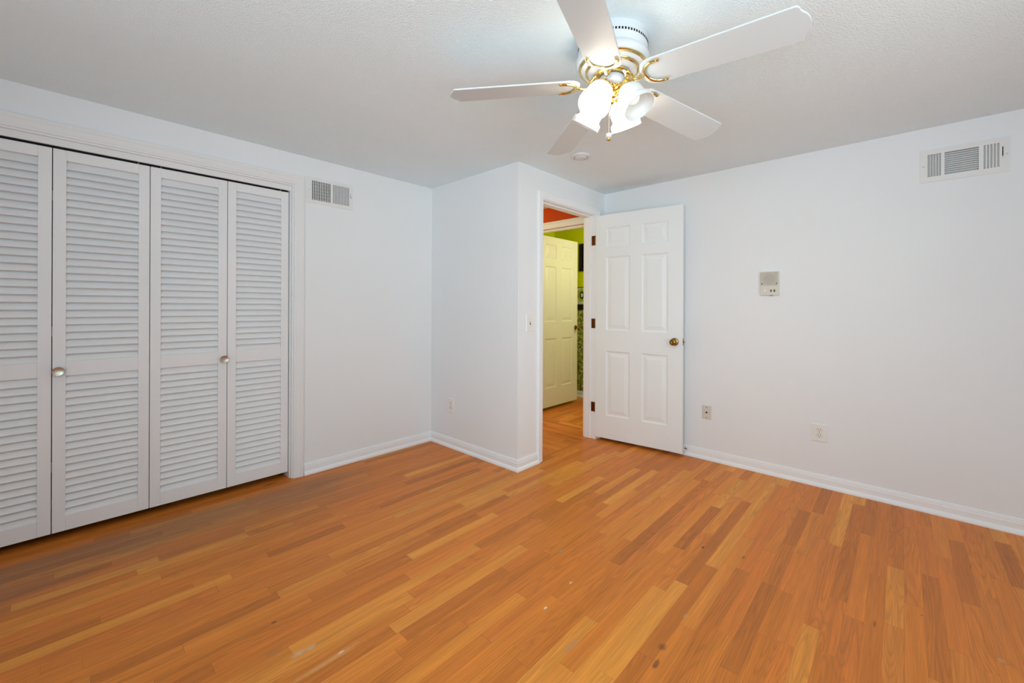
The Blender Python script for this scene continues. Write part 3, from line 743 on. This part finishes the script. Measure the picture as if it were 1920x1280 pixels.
# ---------------------------------------------------------------- wall plates
def plate(root, w, h, mat, t=0.006):
    bm = B(); lo = [(0, 0), (w, 0), (w, h), (0, h)]; rr = 0.004
    a = [bm.verts.new((x, 0, z)) for x, z in lo]; b = [bm.verts.new((x, -t * 0.45, z)) for x, z in lo]
    c = [bm.verts.new((min(max(x, rr), w - rr), -t, min(max(z, rr), h - rr))) for x, z in lo]
    for p, q in ((a, b), (b, c)):
        for i in range(4): bm.faces.new((p[i], p[(i + 1) % 4], q[(i + 1) % 4], q[i]))
    bm.faces.new(a); bm.faces.new(c)
    return link('cover_plate', bm, mat, root, bevel=0.0012)
def disc(root, name, x, z, y, r, t, mat, segs=20):
    bm = B(); lathe(bm, [(0, 0), (r, 0), (r * 0.92, t), (0, t)], segs, Matrix.Translation((x, y, z)) @ Matrix.Rotation(pi / 2, 4, 'X')); return link(name, bm, mat, root, smooth=True)
def outlet(loc, rz, w, h, label):
    o = empty('power_outlet', loc); o.rotation_euler = (0, 0, rz); tag(o, label, 'outlet', 'duplex power outlets')
    plate(o, w, h, M_PLATE)
    for zc in (h / 2 + 0.0195, h / 2 - 0.0195):
        bm = B(); out = []
        for i in range(45):
            a = 2 * pi * i / 40; out.append((w / 2 + 0.0172 * cos(a), max(-0.0138, min(0.0138, 0.0172 * sin(a)))))
        prism(bm, [(x, zz) for x, zz in out], 0.0055, 0.0066, Matrix.Translation((0, 0, zc)) @ Matrix.Rotation(pi / 2, 4, 'X')); ring = link('receptacle_ring', bm, M_GRILLE, o)
        bm = B(); prism(bm, [(w / 2 + (x - w / 2) * 0.93, zz * 0.93) for x, zz in out], 0.0060, 0.0078, Matrix.Translation((0, 0, zc)) @ Matrix.Rotation(pi / 2, 4, 'X')); rc = link('receptacle', bm, M_PLATE, o, bevel=0.0005)
        bm = B()
        for sx, hh in ((-0.0064, 0.0046), (0.0064, 0.0040)): box(bm, w / 2 + sx - 0.0014, w / 2 + sx + 0.0014, -0.0081, -0.0074, zc + 0.0035 - hh, zc + 0.0035 + hh)
        lathe(bm, [(0, 0), (0.0027, 0), (0.0027, 0.0007), (0, 0.0007)], 14, Matrix.Translation((w / 2, -0.0074, zc - 0.0078)) @ Matrix.Rotation(pi / 2, 4, 'X'))
        link('socket_slots', bm, M_BLACK, rc)
    disc(o, 'screw', w / 2, h / 2, -0.006, 0.0032, 0.0012, M_SATIN)
    return o
outlet((B_X, -2.682, 0.303), -pi / 2, 0.089, 0.121, 'white duplex power outlet low on the right wall under the intercom')
outlet((0.0, -0.243, 0.297), -pi / 2, 0.086, 0.125, 'white duplex power outlet low on the shaded jutting wall')
cx_ = empty('cable_wall_plate', (B_X, -1.961, 0.322)); cx_.rotation_euler = (0, 0, -pi / 2)
tag(cx_, 'small beige cable jack plate low on the right wall beside the open door', 'wall plate')
w, h = 0.070, 0.108
plate(cx_, w, h, M_PLATE_BEIGE)
for zc in (0.013, 0.095): disc(cx_, 'screw', w / 2, zc, -0.006, 0.0036, 0.0012, M_SCREW)
bm = B(); Mx = Matrix.Translation((w / 2, -0.006, 0.054)) @ Matrix.Rotation(pi / 2, 4, 'X')
lathe(bm, [(0, 0), (0.0075, 0), (0.0075, 0.002), (0.0048, 0.0025), (0.0048, 0.010), (0, 0.010)], 6, Mx); link('coax_jack', bm, M_BLACK, cx_)
sw = empty('light_switch', (0.091, A_Y, 1.026)); tag(sw, 'white toggle light switch on the narrow wall beside the doorway', 'switch')
w, h = 0.087, 0.126
plate(sw, w, h, M_PLATE)
bm = B(); box(bm, w / 2 - 0.0055, w / 2 + 0.0055, -0.0066, -0.0058, h / 2 - 0.0125, h / 2 + 0.0125); sl = link('switch_slot', bm, M_SCREW, sw)
bm = B(); box(bm, w / 2 - 0.0045, w / 2 + 0.0045, -0.019, -0.0062, -0.004, 0.004, Matrix.Translation((0, 0, h / 2)) @ Matrix.Rotation(radians(-28), 4, 'X')); link('toggle', bm, M_PLATE, sl, bevel=0.001)
for zc in (h / 2 - 0.030, h / 2 + 0.030): disc(sw, 'screw', w / 2, zc, -0.006, 0.003, 0.001, M_GRILLE)

# ---------------------------------------------------------------- small things
# heat detector on the ceiling
hd = empty('heat_detector', (0.213, -1.465, H)); tag(hd, 'round white heat detector on the ceiling between the fan and the doorway', 'detector')
bm = B(); lathe(bm, [(0, 0), (0.066, 0), (0.066, -0.006), (0.060, -0.014), (0.054, -0.016), (0.050, -0.014), (0.048, -0.009), (0, -0.009)], 48); link('base_ring', bm, M_FAN, hd, smooth=True)
bm = B(); lathe(bm, [(0, -0.008), (0.043, -0.008), (0.043, -0.014), (0.038, -0.020), (0.020, -0.022), (0, -0.022)], 48); cv = link('cover', bm, M_FAN, hd, smooth=True)
bm = B(); lathe(bm, [(0, -0.016), (0.006, -0.016), (0.006, -0.0225), (0, -0.0235)], 16, Matrix.Translation((0.028, -0.012, 0))); link('indicator', bm, M_GRILLE, cv, smooth=True)

# spring door stop behind the open door
ds = empty('door_stop', (B_X - 0.0115, -1.838, 0.055)); tag(ds, 'small metal spring door stop on the baseboard at the open door', 'door stop')
Rx = Matrix.Rotation(-pi / 2, 4, 'Y')
bm = B(); lathe(bm, [(0, 0), (0.009, 0), (0.009, 0.002), (0.005, 0.005), (0, 0.005)], 18, Rx); link('mount', bm, M_CHROME, ds, smooth=True)
bm = B(); tube(bm, [(-0.005 - 0.034 * i / 120, 0.0048 * cos(2 * pi * i / 12), 0.0048 * sin(2 * pi * i / 12)) for i in range(121)], 0.0009, 6); link('spring', bm, M_CHROME, ds, smooth=True)
bm = B(); lathe(bm, [(0, 0.038), (0.0055, 0.038), (0.006, 0.041), (0.006, 0.046), (0.004, 0.048), (0, 0.048)], 16, Rx); link('rubber_tip', bm, M_PLATE, ds, smooth=True)

# picture in the green room
pf = empty('picture_frame', (GR_X, 0.070, 1.70)); pf.rotation_euler = (0, 0, -pi / 2); tag(pf, 'black framed picture on the lime green wall beyond the cream door', 'picture')
bm = B(); frame_with_holes(bm, 0.42, 0.37, [(0.035, 0.385, 0.035, 0.335)], 0.022); link('frame', bm, M_BLACK, pf, bevel=0.003)
bm = B(); box(bm, 0.030, 0.390, -0.010, -0.004, 0.030, 0.340); link('picture_panel', bm, M_DARK, pf)

# ---------------------------------------------------------------- ceiling fan
tilt_n = Vector((0.0375, 0.0, 1.0)).normalized()
hub = Vector((-0.7904 + 0.003, -2.2784, 2.1051))
top = hub + tilt_n * ((H - hub.z) / tilt_n.z)
fan = empty('ceiling_fan', top, Vector((0, 0, 1)).rotation_difference(tilt_n))
tag(fan, 'white five-blade ceiling fan with brass trim and four frosted glass lamps', 'ceiling fan')
BZ = -(H - hub.z) / tilt_n.z            # blade plane at the axis
HOUSE = [(0, 0.0), (0.134, 0.0), (0.136, -0.006), (0.136, -0.030), (0.137, -0.032), (0.137, -0.050), (0.134, -0.062), (0.132, -0.070), (0.1325, -0.074), (0.138, -0.079),
         (0.1435, -0.086), (0.1455, -0.094), (0.1445, -0.102), (0.140, -0.109), (0.132, -0.115)]
bm = B(); lathe(bm, HOUSE, 72, caps=False)
lathe(bm, [(0.1315, -0.1155), (0.126, -0.1175), (0.110, -0.1235), (0.1045, -0.127)], 72, caps=False)
lathe(bm, [(0.0985, -0.1295), (0.094, -0.131), (0.080, -0.137), (0.066, -0.142), (0.060, -0.143), (0.0, -0.143)], 72, caps=False)
bm2 = bm
hs = link('motor_housing', bm2, M_FAN, fan, smooth=True)
for prof in ([(0.1345, -0.1125), (0.1337, -0.1165), (0.1300, -0.1195), (0.1245, -0.1212), (0.1232, -0.1180)], [(0.1068, -0.1250), (0.1060, -0.1290), (0.1030, -0.1325), (0.0978, -0.1340), (0.0965, -0.1305)]):
    bm = B(); lathe(bm, prof, 72, caps=False); link('gold_ring', bm, M_BRASS, hs, smooth=True)
bm = B()
for i in range(72):
    a = 2 * pi * i / 72; box(bm, 0.1362, 0.1378, -0.0030, 0.0030, -0.046, -0.037, Matrix.Rotation(a, 4, 'Z'))
link('cooling_slots', bm, M_DARK, hs)
bm = B(); rnd = random.Random(3); a = radians(20)
while a < radians(118):
    ln = rnd.choice((0.015, 0.03, 0.045)); box(bm, 0.1355, 0.1364, -0.137 * ln / 2, 0.137 * ln / 2, -0.0105, -0.0085, Matrix.Rotation(a, 4, 'Z')); a += ln + rnd.choice((0.012, 0.02, 0.10))
link('printed_marking', bm, M_INK, hs)
# flywheel and switch housing
bm = B(); lathe(bm, [(0, -0.142), (0.070, -0.142), (0.072, -0.145), (0.072, -0.151), (0.066, -0.154), (0, -0.154)], 48); link('flywheel', bm, M_BRASS, fan, smooth=True)
bm = B(); lathe(bm, [(0, -0.152), (0.040, -0.152), (0.049, -0.155), (0.0525, -0.160), (0.0525, -0.184), (0.050, -0.188), (0.030, -0.190), (0, -0.190)], 48); link('switch_housing', bm, M_FAN, fan, smooth=True)

BLADE_ANG = [271.868 + 72 * k for k in range(5)]
PITCH = 0.1964; DROOP = -0.0556
def blade_outline():
    W0, W1, r0, rc, R = 0.0665, 0.0728, 0.126, 0.630, 0.660
    pts = []
    # root: rounded end
    for i in range(0, 9):
        a = pi / 2 + (pi) * i / 8; pts.append((r0 + 0.050 + 0.050 * cos(a), W0 * (abs(sin(a)) ** 0.75) * (1 if sin(a) >= 0 else -1)))
    # one long side, the shaped tip, the other long side
    tip = [(rc - 0.006, -W1), (rc + 0.002, -W1 * 0.955), (rc + 0.0065, -W1 * 0.86), (rc + 0.0085, -W1 * 0.74), (rc + 0.013, -W1 * 0.62), (rc + 0.021, -W1 * 0.47), (rc + 0.0265, -W1 * 0.30), (R - 0.001, -W1 * 0.12), (R, 0)]
    pts += tip + [(x, -y) for x, y in tip[-2::-1]]
    return pts
def blade_matrix(ang):
    """local frame: x outward along the blade, y across (counter-clockwise), z up; pitched and drooping"""
    a = radians(ang)
    X = Vector((cos(a), sin(a), DROOP)).normalized()
    Y = Vector((-sin(a) * cos(PITCH), cos(a) * cos(PITCH), -sin(PITCH))); Y = (Y - X * X.dot(Y)).normalized(); Z = X.cross(Y)
    Mx = Matrix((X, Y, Z)).transposed().to_4x4(); Mx.translation = Vector((0, 0, BZ)); return Mx
bm = B(); prism(bm, blade_outline(), 0.0, 0.0065); BLADE = link('blade', bm, M_BLADE, fan, bevel=0.0018)
bm = B()   # brass blade iron: S-shaped arm from the flywheel and a forked U under the blade
Zi = -0.0035
arm = [(0.060, 0, 0.034), (0.072, 0, 0.030), (0.082, 0, 0.016), (0.090, 0, 0.000), (0.100, 0, -0.009), (0.112, 0, -0.0095), (0.126, 0, -0.007), (0.140, 0, -0.0045)]
tube(bm, arm, [0.0085, 0.0095, 0.0090, 0.0080, 0.0070, 0.0065, 0.0068, 0.0060], 12, flat=0.75)
ush = [(0.204, 0.052, Zi), (0.192, 0.0535, Zi), (0.176, 0.050, Zi), (0.160, 0.041, Zi), (0.148, 0.026, Zi), (0.142, 0.009, Zi), (0.142, -0.009, Zi), (0.148, -0.026, Zi), (0.160, -0.041, Zi), (0.176, -0.050, Zi), (0.192, -0.0535, Zi), (0.204, -0.052, Zi)]
tube(bm, ush, [0.0055] + [0.0068] * 10 + [0.0055], 12, flat=0.7)
for s in (1, -1): lathe(bm, [(0, -0.0085), (0.0035, -0.008), (0.0062, -0.006), (0.0066, 0.0), (0, 0.0)], 14, Matrix.Translation((0.206, 0.052 * s, 0)))
IRON = link('blade_iron', bm, M_BRASS, BLADE, smooth=True); IRON['label'] = 'brass forked bracket'
for k, ang in enumerate(BLADE_ANG):
    b, ir = (BLADE, IRON) if k == 0 else (BLADE.copy(), IRON.copy())
    if k:
        COL.objects.link(b); COL.objects.link(ir); ir.parent = b
    b.matrix_local = blade_matrix(ang)

# light kit: brass fitter, four arms, four frosted shades
bm = B(); lathe(bm, [(0, -0.188), (0.030, -0.188), (0.032, -0.192), (0.026, -0.197), (0.015, -0.202), (0.013, -0.207), (0.022, -0.212), (0.028, -0.221), (0.027, -0.230), (0.020, -0.238), (0.012, -0.242),
                     (0.010, -0.247), (0.014, -0.251), (0.013, -0.258), (0.006, -0.264), (0, -0.266)], 40)
link('light_fitter', bm, M_BRASS, fan, smooth=True)
SH_TILT, SH_R0, SH_Z0 = radians(57), 0.060, -0.212
SHADE = [(0.0270, 0.0), (0.0275, 0.008), (0.0300, 0.014), (0.0380, 0.021), (0.0455, 0.031), (0.0495, 0.045), (0.0500, 0.060), (0.0485, 0.074), (0.0480, 0.084), (0.0500, 0.089), (0.0570, 0.0935), (0.0600, 0.098), (0.0605, 0.106), (0.0610, 0.120)]
inner = [(r - 0.0032, z) for r, z in SHADE[::-1]]
for k, (az, lit) in enumerate(((179, True), (269, False), (359, True), (89, False))):
    a = radians(az)
    ax = Vector((cos(a) * cos(SH_TILT), sin(a) * cos(SH_TILT), -sin(SH_TILT)))
    pos = Vector((cos(a) * SH_R0, sin(a) * SH_R0, SH_Z0))
    Q = Vector((0, 0, 1)).rotation_difference(ax).to_matrix().to_4x4(); Q.translation = pos
    bm = B(); rad = Vector((cos(a), sin(a), 0)); z0_ = Vector((0, 0, -0.221))
    tube(bm, [z0_ + rad * 0.018, z0_ + rad * 0.034 + Vector((0, 0, 0.006)), pos - ax * 0.028, pos - ax * 0.008], [0.0075, 0.007, 0.0085, 0.010], 12)
    arm_o = link('lamp_arm', bm, M_BRASS, fan, smooth=True)
    bm = B(); lathe(bm, [(0, -0.016), (0.016, -0.016), (0.021, -0.010), (0.0305, -0.006), (0.0310, 0.010), (0.0285, 0.010), (0.0280, -0.002), (0, -0.002)], 32, Q); link('shade_holder', bm, M_BRASS, arm_o, smooth=True)
    bm = B(); lathe(bm, SHADE + inner, 48, Q, caps=False)
    so = link('lamp_shade', bm, M_SHADE_LIT if lit else M_SHADE_DIM, fan, smooth=True)
    so['label'] = 'glowing frosted glass bell shade' if lit else 'unlit frosted glass bell shade'
    bm = B(); lathe(bm, [(0, 0.004), (0.013, 0.004), (0.0135, 0.022), (0.018, 0.034), (0.025, 0.048), (0.0275, 0.060), (0.025, 0.073), (0.017, 0.083), (0.008, 0.087), (0, 0.088)], 28, Q)
    link('bulb', bm, M_BULB_ON if lit else M_BULB_OFF_GLOW, so, smooth=True)
# pull chain with crystal ball
bm = B()
for i in range(45): lathe(bm, [(0, -0.0010), (0.0009, -0.0006), (0.0012, 0), (0.0009, 0.0006), (0, 0.0010)], 6, Matrix.Translation((-0.0075, 0.004, -0.262 - 0.0026 * i)))
ch = link('pull_chain', bm, M_SATIN, fan, smooth=True)
cz = -0.262 - 0.0026 * 45 - 0.011
bm = B(); bmesh.ops.create_icosphere(bm, subdivisions=2, radius=0.0125, matrix=Matrix.Translation((-0.0065, 0.004, cz))); link('crystal_ball', bm, M_CRYSTAL, ch)
bm = B(); lathe(bm, [(0, -0.0205), (0.004, -0.0205), (0.0085, -0.018), (0.0090, -0.0115), (0.006, -0.0095), (0, -0.0095)], 24, Matrix.Translation((-0.0065, 0.004, cz))); link('chain_cap', bm, M_BRASS, ch, smooth=True)
